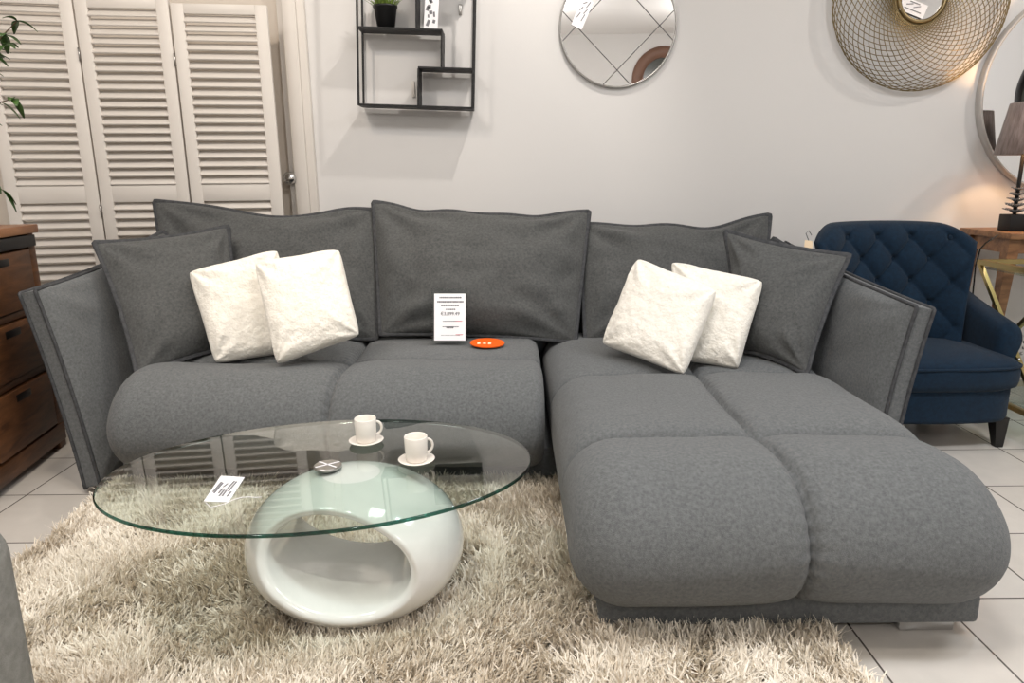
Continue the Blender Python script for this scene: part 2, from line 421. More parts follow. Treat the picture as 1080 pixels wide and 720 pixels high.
def cushion(name, C, T, label, cat, mat, pm=None, group=None, pr=.011, **k):
    bm, lf, lb, N = pillow(C, T, **k)
    c = sum((Vector(x) for x in C), Vector())/4; zb = min(Vector(x).z for x in C)
    if pm:
        e = empty(name, (c.x, c.y, zb), label, cat, group)
        obj('cushion_cover', bm, mat, e); obj('piping', piping(lf, pr, N=N), pm, e)
        return e
    o = obj(name, bm, mat); tag(o, label, cat, group); return o

# arms: thick padded slabs leaning outwards
def arm(C, T, seed):
    bm, lf, lb, N = pillow(C, T, n=60, pinch=.035, p=5, q=.6, edge=.030, wr=.004, seed=seed)
    a = obj('armrest', bm, m_fabric, sofa)
    pb = piping(lf, .007, .9, N=N); t2 = piping(lb, .007, .9, N=N); join(pb, t2)
    obj('piping', pb, m_pipe, a)
    return a
lo = Vector((-.055, 0, 0))
LA = [U(98, 513, Y=2.46), U(29, 308, Y=2.50), Vector((-1.76, 3.44, .84)), Vector((-1.55, 3.42, .06))]
LA[0].z = max(LA[0].z, .03)
arm(LA, .17, 2)
RA = [Vector((1.235, 2.22, .05)), U(976, 325, Y=2.26), Vector((1.30, 3.44, .83)), Vector((1.20, 3.42, .06))]
arm(RA, .15, 4)

# ------------------------------------------------------------------ loose back cushions
def wave(amps):
    return lambda u: -sum(a*math.exp(-((u-c)/w)**2) for a, c, w in amps)
SZ = .455
cushion('back_cushion', [U(185, 362, Y=3.10), U(397, 357, Y=3.08), U(398, 222, Y=3.36), U(163, 212, Y=3.40)], .22,
        'wide grey back cushion at the sofa end in front of the louvred screen', 'cushion', m_cush, m_pipe, 'loose back cushions along the sofa',
        slump=.25, seed=11, side=.1, wr=.014, pinch=.05, top_wave=wave([(.045, .1, .45), (-.012, .75, .2)]))
cushion('back_cushion', [U(402, 352, Y=3.06), U(606, 360, Y=3.06), U(621, 223, Y=3.36), U(394, 213, Y=3.36)], .24,
        'wide grey back cushion in the middle, behind the white sign in the clear holder', 'cushion', m_cush, m_pipe, 'loose back cushions along the sofa',
        slump=.3, seed=12, side=.15, wr=.016, pinch=.05, top_wave=wave([(.030, -.55, .22), (.026, .0, .3), (.03, .5, .25)]))
cushion('back_cushion', [U(618, 358, Y=3.10), U(800, 357, Y=3.10), U(812, 226, Y=3.38), U(612, 236, Y=3.38)], .22,
        'wide grey back cushion at the chaise end, behind the two right-hand ivory pillows', 'cushion', m_cush, m_pipe, 'loose back cushions along the sofa',
        slump=.25, seed=13, side=.1, wr=.014, pinch=.05, top_wave=wave([(.05, .35, .35), (.02, -.4, .3)]))
# square scatter cushions by the arms
cushion('scatter_cushion', [U(146, 396, Y=2.58), U(262, 362, Y=2.92), U(240, 239, Y=3.14), U(100, 256, Y=2.86)], .19,
        'square grey piped cushion leaning on the left arm of the sofa', 'cushion', m_cush, m_pipe, 'square grey scatter cushions', slump=.2, seed=14, wr=.010, pinch=.07, pr=.012)
cushion('scatter_cushion', [Vector((-1.47, 3.0, .47)), Vector((-1.2, 3.22, .47)), U(172, 244, Y=3.26), U(128, 258, Y=3.10)], .1,
        'mostly hidden grey cushion peeking out behind the square cushion at the left arm', 'cushion', m_cush, m_pipe, 'square grey scatter cushions', seed=15)
cushion('scatter_cushion', [U(778, 368, Y=2.74), U(850, 394, Y=2.50), U(895, 270, Y=2.72), U(765, 244, Y=3.02)], .19,
        'square grey piped cushion leaning on the right arm, beside the ivory pillows', 'cushion', m_cush, m_pipe, 'square grey scatter cushions', slump=.2, seed=16, wr=.010, pinch=.07, pr=.012)
cushion('scatter_cushion', [Vector((.95, 3.16, .47)), Vector((1.2, 3.0, .47)), U(862, 272, Y=3.02), U(816, 252, Y=3.2)], .09,
        'mostly hidden grey cushion peeking out behind the square cushion at the right arm', 'cushion', m_cush, m_pipe, 'square grey scatter cushions', seed=17)
# ivory plush pillows
kw = dict(pinch=.03, p=3.6, q=.42, wr=.0055, plush=.75, n=84, rnd=.05)
cushion('plush_pillow', [U(226, 384, Y=2.66), U(312, 372, Y=2.80), U(294, 262, Y=2.90), U(197, 286, Y=2.80)], .13,
        'ivory plush pillow tilted behind another, resting against the left grey cushion', 'pillow', m_plush, None, 'ivory plush pillows', seed=21, **kw)
cushion('plush_pillow', [U(291, 386, Y=2.56), U(381, 354, Y=2.64), U(359, 262, Y=2.80), U(267, 276, Y=2.74)], .13,
        'front ivory plush pillow of the left pair, nearest the sign, upright', 'pillow', m_plush, None, 'ivory plush pillows', seed=22, **kw)
cushion('plush_pillow', [U(633, 363, Y=2.70), U(722, 397, Y=2.46), U(758, 306, Y=2.60), U(672, 271, Y=2.84)], .12,
        'front ivory plush pillow of the pair on the chaise, leaning over the other', 'pillow', m_plush, None, 'ivory plush pillows', seed=23, **kw)
cushion('plush_pillow', [U(722, 381, Y=2.64), U(779, 390, Y=2.56), U(807, 296, Y=2.68), U(706, 275, Y=2.88)], .12,
        'ivory plush pillow standing between its front twin and the right grey cushion', 'pillow', m_plush, None, 'ivory plush pillows', seed=24, **kw)

# ------------------------------------------------------------------ sign in an acrylic holder, orange card
sb = U(474, 359.5, Y=2.90); st = U(474, 304, Y=2.955)
sx = (U(492, 361, Y=2.90)-U(455, 361, Y=2.90)).normalized(); sy = (st-sb).normalized()
SR = frame3(sx, sy); SRn = SR @ Vector((0, 0, 1)); sw_ = (U(492.5, 361, Y=2.90)-U(455, 361, Y=2.90)).length; sh_ = (st-sb).length
sg = empty('sign_holder', sb, 'white printed price sign in a clear holder against the middle back cushion', 'sign')
ctr = sb+SR @ Vector((0, sh_/2, 0))
obj('acrylic_holder', box(B(), ctr, (sw_, sh_, .004), SR, .001, 1), m_acrylic, sg, smooth=False)
f = B(); box(f, sb+SR @ Vector((0, .008, -.03)), (sw_, .003, .06), SR); obj('holder_foot', f, m_acrylic, sg, smooth=False)
pp = obj('printed_sheet', box(B(), sb+SR @ Vector((.002, sh_*.455, .003)), (sw_*.88, sh_*.89, .0008), SR), m_paper, sg, smooth=False)
def onsign(u, v): return sb+SR @ Vector((u*sw_, v*sh_, .0038))
text('price_text', '€3,899.49', sh_*.088, onsign(.02, .515), SR, m_ink, pp, ext=.0004)
ln = B(); rr_ = random.Random(3)
def words(bm, v, w, h):
    x = -w/2
    while x < w/2:
        l = rr_.uniform(.02, .05); box(bm, onsign(.02+x+l/2, v), (l*sw_, h*sh_, .0003), SR); x += l+.014
for v, w, h in ((.825, .6, .026), (.745, .72, .03), (.675, .5, .028), (.60, .24, .022), (.375, .40, .015), (.27, .42, .014), (.255, .2, .03), (.11, .5, .008)): words(ln, v, w, h)
obj('printed_lines', ln, m_ink, pp, smooth=False)
l2 = B()
for v, w, u in ((.375, .2, .26), (.12, .2, .28)): box(l2, onsign(u, v), (w*sw_, .012*sh_, .0003), SR)
obj('printed_accent', l2, m_redink, pp, smooth=False)
oc = U(514, 362, Z=.468)
oe = empty('promotional_card', oc, 'small orange oval card lying on the seat beside the price sign', 'card')
pts = [(math.cos(2*PI*k/40)*.072, math.sin(2*PI*k/40)*.055) for k in range(40)]
ocR = frame3((1, 0, -.02), (0, 1, .12))
obj('oval_card', loft(B(), [[oc+ocR @ Vector((x, y, z)) for x, y in pts] for z in (0, .004)]), m_orange, oe, auto=40)
f = B()
for k, x in enumerate((-.035, -.012, .010)): box(f, oc+ocR @ Vector((x, -.012, .0048)), (.013, .022 if k != 1 else .014, .0006), ocR)
obj('printed_mark', f, m_cream, oe, smooth=False)

# ================================================================== COFFEE TABLE
TC = Vector((-.497, 1.722, .415)); TA, TB = .548, .332; tr = R(7.5)
TS = math.tan(R(2.0)); gz = lambda y: TC.z+TS*(y-TC.y)
def sag(p): return Vector((p.x, p.y, p.z+TS*(p.y-TC.y)))
tab = empty('coffee_table', (TC.x, TC.y, .0), 'oval glass-topped coffee table on a hollow white egg-shaped base', 'table')
def el(a, b_, z, n=128): return [sag(TC+Vector((a*math.cos(t)*math.cos(tr)-b_*math.sin(t)*math.sin(tr), a*math.cos(t)*math.sin(tr)+b_*math.sin(t)*math.cos(tr), z))) for t in (2*PI*k/n for k in range(n))]
bm = B(); bm.faces.new([bm.verts.new(p) for p in el(TA-.003, TB-.003, 0)]); bm.faces.new([bm.verts.new(p) for p in el(TA-.003, TB-.003, -.010)][::-1])
# keep both faces pointing outwards
me_g = obj('glass_top', bm, [m_gtop, m_gund], tab, smooth=False)
for pl in me_g.data.polygons:
    upper = pl.index == 0; pl.material_index = 0 if upper else 1
    if (pl.normal.z > 0) != upper: pl.flip()
obj('glass_edge', loft(B(), [el(TA-.003, TB-.003, -.010), el(TA, TB, -.0075), el(TA, TB, -.0025), el(TA-.003, TB-.003, 0)], cap=False), m_edge, me_g)
obj('metal_disc', lathe(B(), [(.0, .0005), (.034, .0005), (.036, .003), (.036, .007), (.033, .009), (0, .009)], (-.482, 1.715, TC.z), 40, cap=False), m_steel, tab, auto=30)
f = B()
for an in (35, 145):
    dv = Vector((math.cos(R(an)), math.sin(R(an)), 0))*.033; c0 = Vector((-.482, 1.715, TC.z+.0095)); bar(f, c0-dv, c0+dv, .001, .004)
obj('disc_cross', f, m_paper, tab, smooth=False)
# hollow egg base: a ring-shaped body around a slanting oval opening
EC = Vector((-.420, 1.715, .205)); EX, EY, EZ = .286, .235, .207
br_ = R(2)
HC = (-.016, .020); HX, HZ = .178, .118     # opening centre and half sizes (local x,z)
bm = B(); rings = []; NT = 96
hr = R(-10)
for kk in range(NT):
    th = 2*PI*kk/NT
    # hole outline point, direction from hole centre
    hx, hz = HX*math.cos(th), HZ*math.sin(th)
    hx, hz = hx*math.cos(hr)-hz*math.sin(hr), hx*math.sin(hr)+hz*math.cos(hr)
    dl = math.hypot(hx, hz); ux, uz = hx/dl, hz/dl
    # outer ellipse intersection along (ux,uz) from HC
    A = (ux/EX)**2+(uz/EZ)**2; Bq = 2*(HC[0]*ux/EX**2+HC[1]*uz/EZ**2); Cq = (HC[0]/EX)**2+(HC[1]/EZ)**2-1
    ro = (-Bq+math.sqrt(Bq*Bq-4*A*Cq))/(2*A)
    ri = min(dl, ro-.022)
    def yd(rho):
        x, z = HC[0]+ux*rho, HC[1]+uz*rho
        return EY*math.sqrt(max(0, 1-(x/EX)**2-(z/EZ)**2))**1.0
    lip = .022
    prof = []
    # outer skin front -> rim -> back
    for i in range(25):
        ph = PI/2*i/24; rho = ri+lip+(ro-ri-lip)*math.sin(ph) if ro-ri-lip > 0 else ro
        prof.append((rho, -yd(min(rho, ro))))
    prof += [(r_, -y_) for r_, y_ in prof[-2::-1]]
    ye = yd(ri+lip)
    # lip back, inner wall, lip front
    for i in range(1, 7):
        a_ = PI/2*i/6; prof.append((ri+lip-lip*math.sin(a_), ye-lip*(1-math.cos(a_))*1.0))
    for i in range(1, 12): 
        t = i/12; prof.append((ri-.012*math.sin(PI*t), (ye-lip)*(1-2*t)))
    for i in range(0, 6):
        a_ = PI/2*(1-i/6); prof.append((ri+lip-lip*math.sin(a_), -(ye-lip*(1-math.cos(a_)))))
    ring = []
    for rho, y in prof:
        x, z = HC[0]+ux*rho, HC[1]+uz*rho
        # taper the lower half towards its foot
        zz = max(z, -.190)
        tp = 1-.0*max(0, -z/EZ)
        yy = y
        P = Vector((x*tp, yy*tp, zz))
        P = Matrix.Rotation(br_, 3, 'Z') @ P
        ring.append(EC+P)
    rings.append(ring)
loft(bm, rings, loop=True)
eg = obj('egg_base', bm, m_white, tab)
sub = eg.modifiers.new('smooth', 'SUBSURF'); sub.levels = 1; sub.render_levels = 1
sm = eg.modifiers.new('soften', 'SMOOTH'); sm.factor = .5; sm.iterations = 4

# cups and saucers
GZ = TC.z+.0005
def cup(px, py, label, lab2, rot):
    c = U(px, py, Z=GZ); c = U(px, py, Z=gz(c.y)); c.z = gz(c.y)+.0012
    s = obj('saucer', lathe(B(), [(0, .0), (.028, 0), (.03, .002), (.047, .009), (.0485, .0105), (.046, .011), (.029, .0055), (0, .005)], c, 48, cap=False), m_china); tag(s, lab2, 'saucer', 'saucers on the glass table')
    cc = c+Vector((0, 0, .0055))
    e = empty('coffee_cup', cc, label, 'cup', 'coffee cups on the glass table')
    obj('cup_body', lathe(B(), [(0, 0), (.025, 0), (.0275, .003), (.0295, .03), (.0305, .066), (.0295, .068), (.028, .066), (.027, .02), (.024, .006), (0, .005)], cc, 40, cap=False), m_china, e)
    d = Vector((math.cos(rot), math.sin(rot), 0)); pts = []
    for k in range(13):
        a_ = R(105-210*k/12); pts.append(cc+d*(.0275+.017*math.cos(a_))+Vector((0, 0, .037+.019*math.sin(a_))))
    obj('cup_handle', tube(B(), pts, .0038, 8), m_china, e)
cup(386.5, 467, 'small white cup with a handle on the saucer farther from the viewer', 'white saucer farther back on the glass table', R(15))
cup(439.5, 487.5, 'small white cup with a handle on the nearer saucer', 'white saucer nearer the glass edge, under the front cup', R(20))
# price tag with string
UG = lambda x, y, dz: sag(U(x, y, Z=gz(U(x, y, Z=GZ).y)+dz)*1.0-Vector((0, 0, TS*(U(x, y, Z=GZ).y-TC.y))))
q = [UG(x, y, .001) for x, y in ((215, 529), (241, 530), (258, 503.5), (233, 502))]
tg = empty('price_tag', sum(q, Vector())/4, 'white handwritten price tag with string on the left of the glass table', 'tag')
obj('paper_tag', loft(B(), [[p_+Vector((0, 0, z)) for p_ in q] for z in (.0, .0012)]), m_paper, tg, smooth=False)
f = B()
for (u0, v0, u1, v1) in ((.12,.35,.2,.75), (.2,.3,.28,.72), (.38,.3,.42,.5), (.4,.55,.5,.7), (.48,.2,.52,.45), (.62,.5,.7,.82), (.72,.4,.8,.8), (.8,.2,.84,.4), (.6,.2,.62,.45)):
    a_ = bil(q, u0, v0)+Vector((0,0,.0016)); b_ = bil(q, u1, v1)+Vector((0,0,.0016)); bar(f, a_, b_, .0006, .0045)
obj('handwriting', f, M('pencil_grey', (120,120,124), .7), tg, smooth=False)
sp = [UG(x, y, .002) for x, y in ((217, 530), (222, 535), (231, 533), (238, 531), (246, 527), (255, 524.5), (262, 524), (270, 524.5), (276, 524))]
obj('string', tube(B(), sp, .0011, 6), m_paper, tg)

# ================================================================== SHAGGY RUG
RX0, RX1, RY0, RY1 = -1.50, .80, .95, 2.50
rug = empty('shag_rug', ((RX0+RX1)/2, (RY0+RY1)/2, 0), 'cream and beige shaggy rug lying under the coffee table and sofa front', 'rug')
obj('rug_backing', bb(RX0+.02, RX1-.02, RY0, RY1, .001, .010, .003), m_rugback, rug, auto=40)
def shag():
    dens = 7500; n0 = int((RX1-RX0)*(RY1-RY0)*dens)
    x = rng.uniform(RX0, RX1, n0); y = rng.uniform(RY0, RY1, n0)
    ok = ~((x > CX0+.12) & (y > 1.66)) & ~(y > 2.52)
    ok &= ~(((x-EC.x)/.11)**2+((y-EC.y)/.095)**2 < 1)
    x, y = x[ok], y[ok]; n = len(x)
    S = 9  # strands per tuft
    # tuft lean from smooth pseudo noise
    def nz(a, b, f, s):
        r_ = np.random.default_rng(s); v = 0
        for _ in range(7):
            kx, ky = r_.normal(0, f, 2); v = v+np.sin(kx*a+ky*b+r_.uniform(0, 6.3))
        return v/7
    ang = nz(x, y, 9, 1)*7+rng.normal(0, .8, n); lean = .70+.40*nz(x, y, 16, 2)+rng.normal(0, .25, n)
    tone = .55+.45*nz(x, y, 7, 3)+.30*nz(x, y, 30, 4)+rng.normal(0, .12, n)
    X = np.repeat(x, S); Y = np.repeat(y, S); A = np.repeat(ang, S)+rng.normal(0, .6, n*S); Ln = np.clip(np.repeat(lean, S)+rng.normal(0, .22, n*S), .05, 1.35)
    T = np.clip(np.repeat(tone, S)+rng.normal(0, .16, n*S), 0, 1); N = n*S
    X = X+rng.normal(0, .0035, N); Y = Y+rng.normal(0, .0035, N)
    Lh = np.clip(rng.normal(.050, .009, N), .025, .075); W = rng.uniform(.0019, .0033, N)
    K = 4; V = np.zeros((N, K, 2, 3), np.float32)
    dx, dy = np.cos(A), np.sin(A); px, py = -dy, dx
    cx, cy, cz = X.copy(), Y.copy(), np.full(N, .006)
    wob = rng.normal(0, .4, N)
    for k in range(K):
        w = W*(1.0, 1.0, .85, .3)[k]
        tilt = Ln*(.45, .8, 1.15, 1.4)[k]
        V[:, k, 0] = np.stack([cx-px*w, cy-py*w, cz], 1); V[:, k, 1] = np.stack([cx+px*w, cy+py*w, cz], 1)
        st = Lh/(K-1); cx = cx+dx*np.sin(tilt)*st+px*wob*st*k*.4; cy = cy+dy*np.sin(tilt)*st+py*wob*st*k*.4; cz = np.maximum(cz+np.cos(tilt)*st, .007)
    i0 = (np.arange(N)*K*2)[:, None]
    F = np.concatenate([i0+np.array([[2*k, 2*k+1, 2*k+3, 2*k+2]]) for k in range(K-1)], 1).reshape(-1, 4).astype(np.int32)
    me = bpy.data.meshes.new('shag_pile'); nv = N*K*2; nf = len(F)
    me.vertices.add(nv); Vf = V.reshape(-1, 3)-np.array(WL[rug], np.float32); me.vertices.foreach_set('co', Vf.ravel())
    me.loops.add(nf*4); me.loops.foreach_set('vertex_index', F.ravel()); me.polygons.add(nf)
    me.polygons.foreach_set('loop_start', np.arange(nf, dtype=np.int32)*4); me.polygons.foreach_set('loop_total', np.full(nf, 4, np.int32))
    me.update(); at = me.attributes.new('tone', 'FLOAT', 'POINT'); at.data.foreach_set('value', np.repeat(T, K*2).astype(np.float32))
    me.polygons.foreach_set('use_smooth', np.ones(nf, bool)); me.materials.append(m_shag)
    o = bpy.data.objects.new('shag_pile', me); COL.objects.link(o); o.parent = rug; o['kind'] = 'stuff'
shag()

# ================================================================== WOODEN CHEST OF DRAWERS (left)
dr = empty('chest_of_drawers', (-2.1, 2.55, 0), 'rustic brown wooden chest of drawers at the left edge beside the sofa arm', 'chest of drawers')
DA = U(40, 236, Y=3.00); DT = DA.z; ang = R(-10)   # far front corner of the top
dv = Vector((math.sin(R(9)), -math.cos(R(9)), 0)); dn = Vector((dv.y*-1, dv.x, 0))
if dn.x < 0: dn = -dn
DR = Matrix((dv, dn, Vector((0, 0, 1)))).transposed()
c0 = Vector((DA.x, DA.y, 0))
DP = lambda a_, o_, z: c0+dv*a_+dn*o_+Vector((0, 0, z))
WD = 1.10; DD = .44
def dbox(a0, a1, o0, o1, z0, z1, bev=.004): return box(B(), DP((a0+a1)/2, (o0+o1)/2, (z0+z1)/2), (a1-a0, o1-o0, z1-z0), DR, bev)
obj('top_board', dbox(0, WD, -DD, .0, DT-.035, DT, .005), m_woodtop, dr, auto=40)
f = dbox(.02, .075, -DD+.02, -.015, .06, DT-.035); join(f, dbox(WD-.075, WD-.02, -DD+.02, -.015, .06, DT-.035)); join(f, dbox(.03, WD-.03, -DD+.02, -.05, .06, DT-.036))
join(f, dbox(.02, WD-.02, -DD+.02, -.012, .03, .11)); join(f, dbox(.07, WD-.07, -DD+.1, -.02, DT-.36, DT-.33)); join(f, dbox(.07, WD-.07, -DD+.1, -.02, .36, .39))
obj('carcass', f, m_wood, dr, auto=40)
obj('metal_rail', dbox(.05, WD-.05, -.03, .004, DT-.085, DT-.04, .002), m_black, dr, auto=40)
for (z0, z1) in ((DT-.325, DT-.095), (.395, DT-.365), (.12, .355)):
    for (a0, a1) in ((.085, .54), (.56, WD-.085)):
        dw = obj('drawer', dbox(a0, a1, -.06, -.008, z0, z1, .005), m_wood, dr, auto=40)
        am = (a0+a1)/2; hz = z1-.035
        obj('slot_handle', dbox(am-.055, am+.055, -.03, -.0065, hz-.014, hz+.014, .001), m_blackwood, dw, auto=40)
for a_ in (.05, WD-.05):
    for o_ in (-DD+.05, -.045): obj('leg', dbox(a_-.028, a_+.028, o_-.028, o_+.028, 0, .06, .003), m_wood, dr, auto=40)

# ------------------------------------------------------------------ potted fig on the chest
pc = DP(.16, -.24, DT); pc = Vector((pc.x, pc.y, DT))
pl = empty('potted_plant', pc, 'leafy green plant in a black pot on the wooden chest, at the left edge', 'plant')
obj('plant_pot', lathe(B(), [(0, 0), (.07, 0), (.085, .12), (.088, .13), (.08, .13), (.075, .11), (0, .105)], pc, 32, cap=False), m_pot, pl)
def leaf(bm, p0, d, L_, w, droop=.4, up=Vector((0, 0, 1))):
    d = Vector(d).normalized(); s = d.cross(up)
    if s.length < .1: s = Vector((1, 0, 0))
    s.normalize(); n_ = s.cross(d); rows = []
    for i in range(7):
        t = i/6; wd = w*math.sin(PI*(t*.92+.04))**.8*(1-.25*t)
        c = p0+d*(L_*t)-Vector((0, 0, 1))*(droop*L_*t*t)
        rows.append([c-s*wd+n_*wd*.3, c, c+s*wd+n_*wd*.3])
    vs = [[bm.verts.new(p_) for p_ in r_] for r_ in rows]
    for a_, b_ in zip(vs, vs[1:]):
        for i in range(2): bm.faces.new((a_[i], a_[i+1], b_[i+1], b_[i]))
st = B(); lv = B(); r5 = random.Random(5)
tips = []
tips = [U(18, 22, Y=pc.y-.05), U(4, 48, Y=pc.y-.08), U(14, 104, Y=pc.y-.02), U(-22, 10, Y=pc.y), U(-40, 70, Y=pc.y), U(-14, 130, Y=pc.y+.05), U(2, 200, Y=pc.y-.02)]
for tp_ in tips:
    b0 = pc+Vector((r5.uniform(-.02, .02), r5.uniform(-.02, .02), .1)); mid = (b0+tp_)/2+Vector((-.05, 0, .16)); pts = []
    for k in range(9):
        t = k/8; pts.append(b0*(1-t)**2+mid*2*t*(1-t)+tp_*t*t)
    tube(st, pts, [.006*(1-.7*k/8) for k in range(9)], 6)
    for k in range(4, 9):
        for _ in range(3):
            d = (pts[k]-pts[k-1]).normalized()*.5+Vector((r5.uniform(-1, 1), r5.uniform(-1, 1), r5.uniform(-.7, .3)))
            leaf(lv, pts[k], d, r5.uniform(.05, .075), r5.uniform(.013, .019), .5)
obj('stem', st, m_bark, pl)
lo_ = obj('foliage', lv, m_leaf, pl); so = lo_.modifiers.new('thick', 'SOLIDIFY'); so.thickness = .0012

# ------------------------------------------------------------------ grey armchair corner, bottom left
ga = empty('grey_armchair', (-1.25, 1.0, 0), 'pale grey upholstered armchair cut off at the lower left corner of the view', 'armchair')
ex_ = U(14, 650, Y=1.12).x
def soft(x0, x1, y0, y1, z0, z1, r): return bb(x0, x1, y0, y1, z0, z1, r, 6)
obj('armrest', soft(ex_-.19, ex_, .60, 1.20, .06, .58, .09), m_grey, ga)
obj('armrest', soft(ex_-.88, ex_-.69, .60, 1.20, .06, .58, .09), m_grey, ga)
obj('seat', soft(ex_-.70, ex_-.16, .60, 1.16, .10, .40, .05), m_grey, ga)
obj('backrest', soft(ex_-.84, ex_-.02, .50, .68, .08, .72, .06), m_grey, ga)
for x in (ex_-.80, ex_-.08):
    for y in (.60, 1.12): obj('leg', lathe(B(), [(.014, 0), (.022, .07)], (x, y, 0), 16), m_blackwood, ga, auto=40)

# ================================================================== WALL SHELF
SA = U(377, 111, Y=3.70); SB = U(499, 115, Y=3.70)
sxv = (SB-SA); SWd = sxv.length; sxv.normalize(); szv = Vector((-sxv.z, 0, sxv.x)); syv = Vector((0, 1, 0))
SHR = Matrix((sxv, syv, szv)).transposed(); SD = .135; SHt = .82
WP = lambda x, y, z: SA+sxv*x+syv*y+szv*z
def pxz(px, py): q_ = U(px, py, Y=3.70)-SA; return q_.dot(sxv), q_.dot(szv)
sh = empty('wall_shelf', (SA.x+SWd/2, 3.84, SA.z), 'black metal geometric wall shelf hanging above the left of the sofa', 'shelf')
def sbox(x0, x1, y0, y1, z0, z1): return box(B(), WP((x0+x1)/2, (y0+y1)/2, (z0+z1)/2), (x1-x0, y1-y0, z1-z0), SHR, .001, 1)
bw = .010
f = B()
for x in (0, SWd-bw):
    for y in (0, SD-bw): join(f, sbox(x, x+bw, y, y+bw, 0, SHt))
for z in (0, SHt-bw):
    for x in (0, SWd-bw): join(f, sbox(x, x+bw, bw, SD-bw, z, z+bw))
obj('frame', f, m_black, sh, smooth=False)
h1 = pxz(420, 31)[1]; x1_ = pxz(467, 31)[0]; h2 = pxz(470, 73)[1]; x2_ = pxz(440, 90)[0]; x3_ = pxz(438, 10)[0]
for (xa, xb, z) in ((0, SWd, 0), (0, x1_, h1), (x2_, SWd, h2), (0, SWd, SHt-bw), (.2, SWd, .62)):
    obj('shelf_board', sbox(xa+bw*.3, xb-bw*.3, .001, SD-.001, z, z+bw), m_black, sh, smooth=False)
for (xx, za, zb) in ((x1_-bw, h2, h1), (x2_, 0, h2), (x3_, h1, .62)):
    obj('divider', sbox(xx, xx+bw*.8, 0, SD, za+bw, zb), m_black, sh, smooth=False)
# pot on the shelf
xp = pxz(405, 20)[0]; pp_ = WP(xp, SD*.45, h1+bw+.001)
e = empty('potted_grass', pp_, 'small black pot of green grass-like leaves on the black wall shelf', 'plant')
obj('plant_pot', lathe(B(), [(0, 0), (.042, 0), (.056, .095), (.06, .097), (.06, .105), (.052, .105), (.05, .09), (0, .088)], pp_, 32, cap=False), m_pot, e)
g_ = B()
for k in range(150):
    a_ = r5.uniform(0, 2*PI); r_ = r5.uniform(0, .045); d = Vector((math.cos(a_)*r5.uniform(.2, .9), math.sin(a_)*r5.uniform(.2, .9), 1))
    leaf(g_, pp_+Vector((r_*math.cos(a_), r_*math.sin(a_), .088)), d, r5.uniform(.05, .10), .004, .25)
o = obj('foliage', g_, m_grass, e); so = o.modifiers.new('thick', 'SOLIDIFY'); so.thickness = .0008
# price card on the shelf
a_ = pxz(454, 14); cc_ = WP(a_[0], .03, h1+.02+.05)
cR = SHR @ Matrix.Rotation(R(3), 3, 'Y')
e = empty('price_card', WP(a_[0], .03, h1+bw+.001), 'white handwritten price card on the black wall shelf beside the pot', 'card')
zc_ = h1+bw+.001
obj('card', box(B(), WP(a_[0], .04, zc_+.075), (.068, .0015, .15), cR), m_paper, e, smooth=False)
f = B()
for k in range(9): box(f, WP(a_[0]+r5.uniform(-.02, .02), .0385, zc_+r5.uniform(.03, .14)), (r5.uniform(.008, .018), .0006, r5.uniform(.012, .03)), cR @ Matrix.Rotation(R(r5.uniform(-30, 30)), 3, 'Y'))
obj('handwriting', f, MATS['pencil_grey'], e, smooth=False)
# little hook plate on the wall
hp = U(485.5, 10, Y=3.845); f = bb(hp.x-.008, hp.x+.008, 3.838, 3.85, hp.z-.025, hp.z+.025, .003); join(f, bb(hp.x-.004, hp.x+.004, 3.825, 3.84, hp.z-.02, hp.z-.005, .002))
tag(obj('wall_hook', f, m_steel, auto=40), 'tiny metal picture hook fixed on the wall behind the black shelf', 'hook')
hp = U(436, 92, Y=3.845); f = bb(hp.x-.008, hp.x+.008, 3.84, 3.85, hp.z-.05, hp.z+.03, .003)
tag(obj('wall_hook_plate', f, m_paint, auto=40), 'small white adhesive strip on the wall within the lower shelf opening', 'strip')

# ================================================================== LEADED ROUND MIRROR
mc = U(652, 27, Y=WY-.02); mr = U(714, 27, Y=WY-.02).x-mc.x
e = empty('round_mirror', (mc.x, WY, mc.z), 'round silver-framed mirror with diamond leading hanging above the middle of the sofa', 'mirror')
nn = Vector((0, -1, 0)); c0m = Vector((mc.x, WY-.001, mc.z))
obj('frame', lathe(B(), [(mr-.008, .0), (mr-.008, .018), (mr-.004, .022), (mr, .020), (mr+.002, .0)], c0m, 96, nn, cap=False), m_steel, e)
obj('mirror_glass', lathe(B(), [(mr-.007, .0), (mr-.007, .014)], c0m, 96, nn), m_mirror, e, auto=30)
hd_ = 44/62*mr
f = B()
for sgn in (1, -1):
    for k in range(-3, 4):
        # lines sgn*x + z = (2k+1)*hd_
        cst = (2*k+1)*hd_; dist = abs(cst)/math.sqrt(2)
        if dist >= mr-.012: continue
        nv_ = Vector((sgn, 0, 1))/math.sqrt(2); tv = Vector((1, 0, -sgn))/math.sqrt(2); hl = math.sqrt((mr-.009)**2-dist**2); m0 = Vector((mc.x, WY-.0155, mc.z))+nv_*(cst/math.sqrt(2))
        bar(f, m0-tv*hl, m0+tv*hl, .0045, .002, up=tv.cross(Vector((0, 1, 0))))
obj('leading', f, M('lead_grey', (92,90,90), .4, metal=.6), e, smooth=False)
q = [U(x, y, Y=WY-.022) for x, y in ((602.5, 26), (613.5, 31.5), (626, 2), (614, -4))]
f = loft(B(), [[p_+Vector((0, z, 0)) for p_ in q] for z in (0, .0012)])
t = empty('price_tag', (q[0].x, q[0].y, q[0].z), 'white handwritten tag hanging on the diamond-leaded mirror', 'tag')
obj('paper_tag', f, m_paper, t, smooth=False)
f = B()
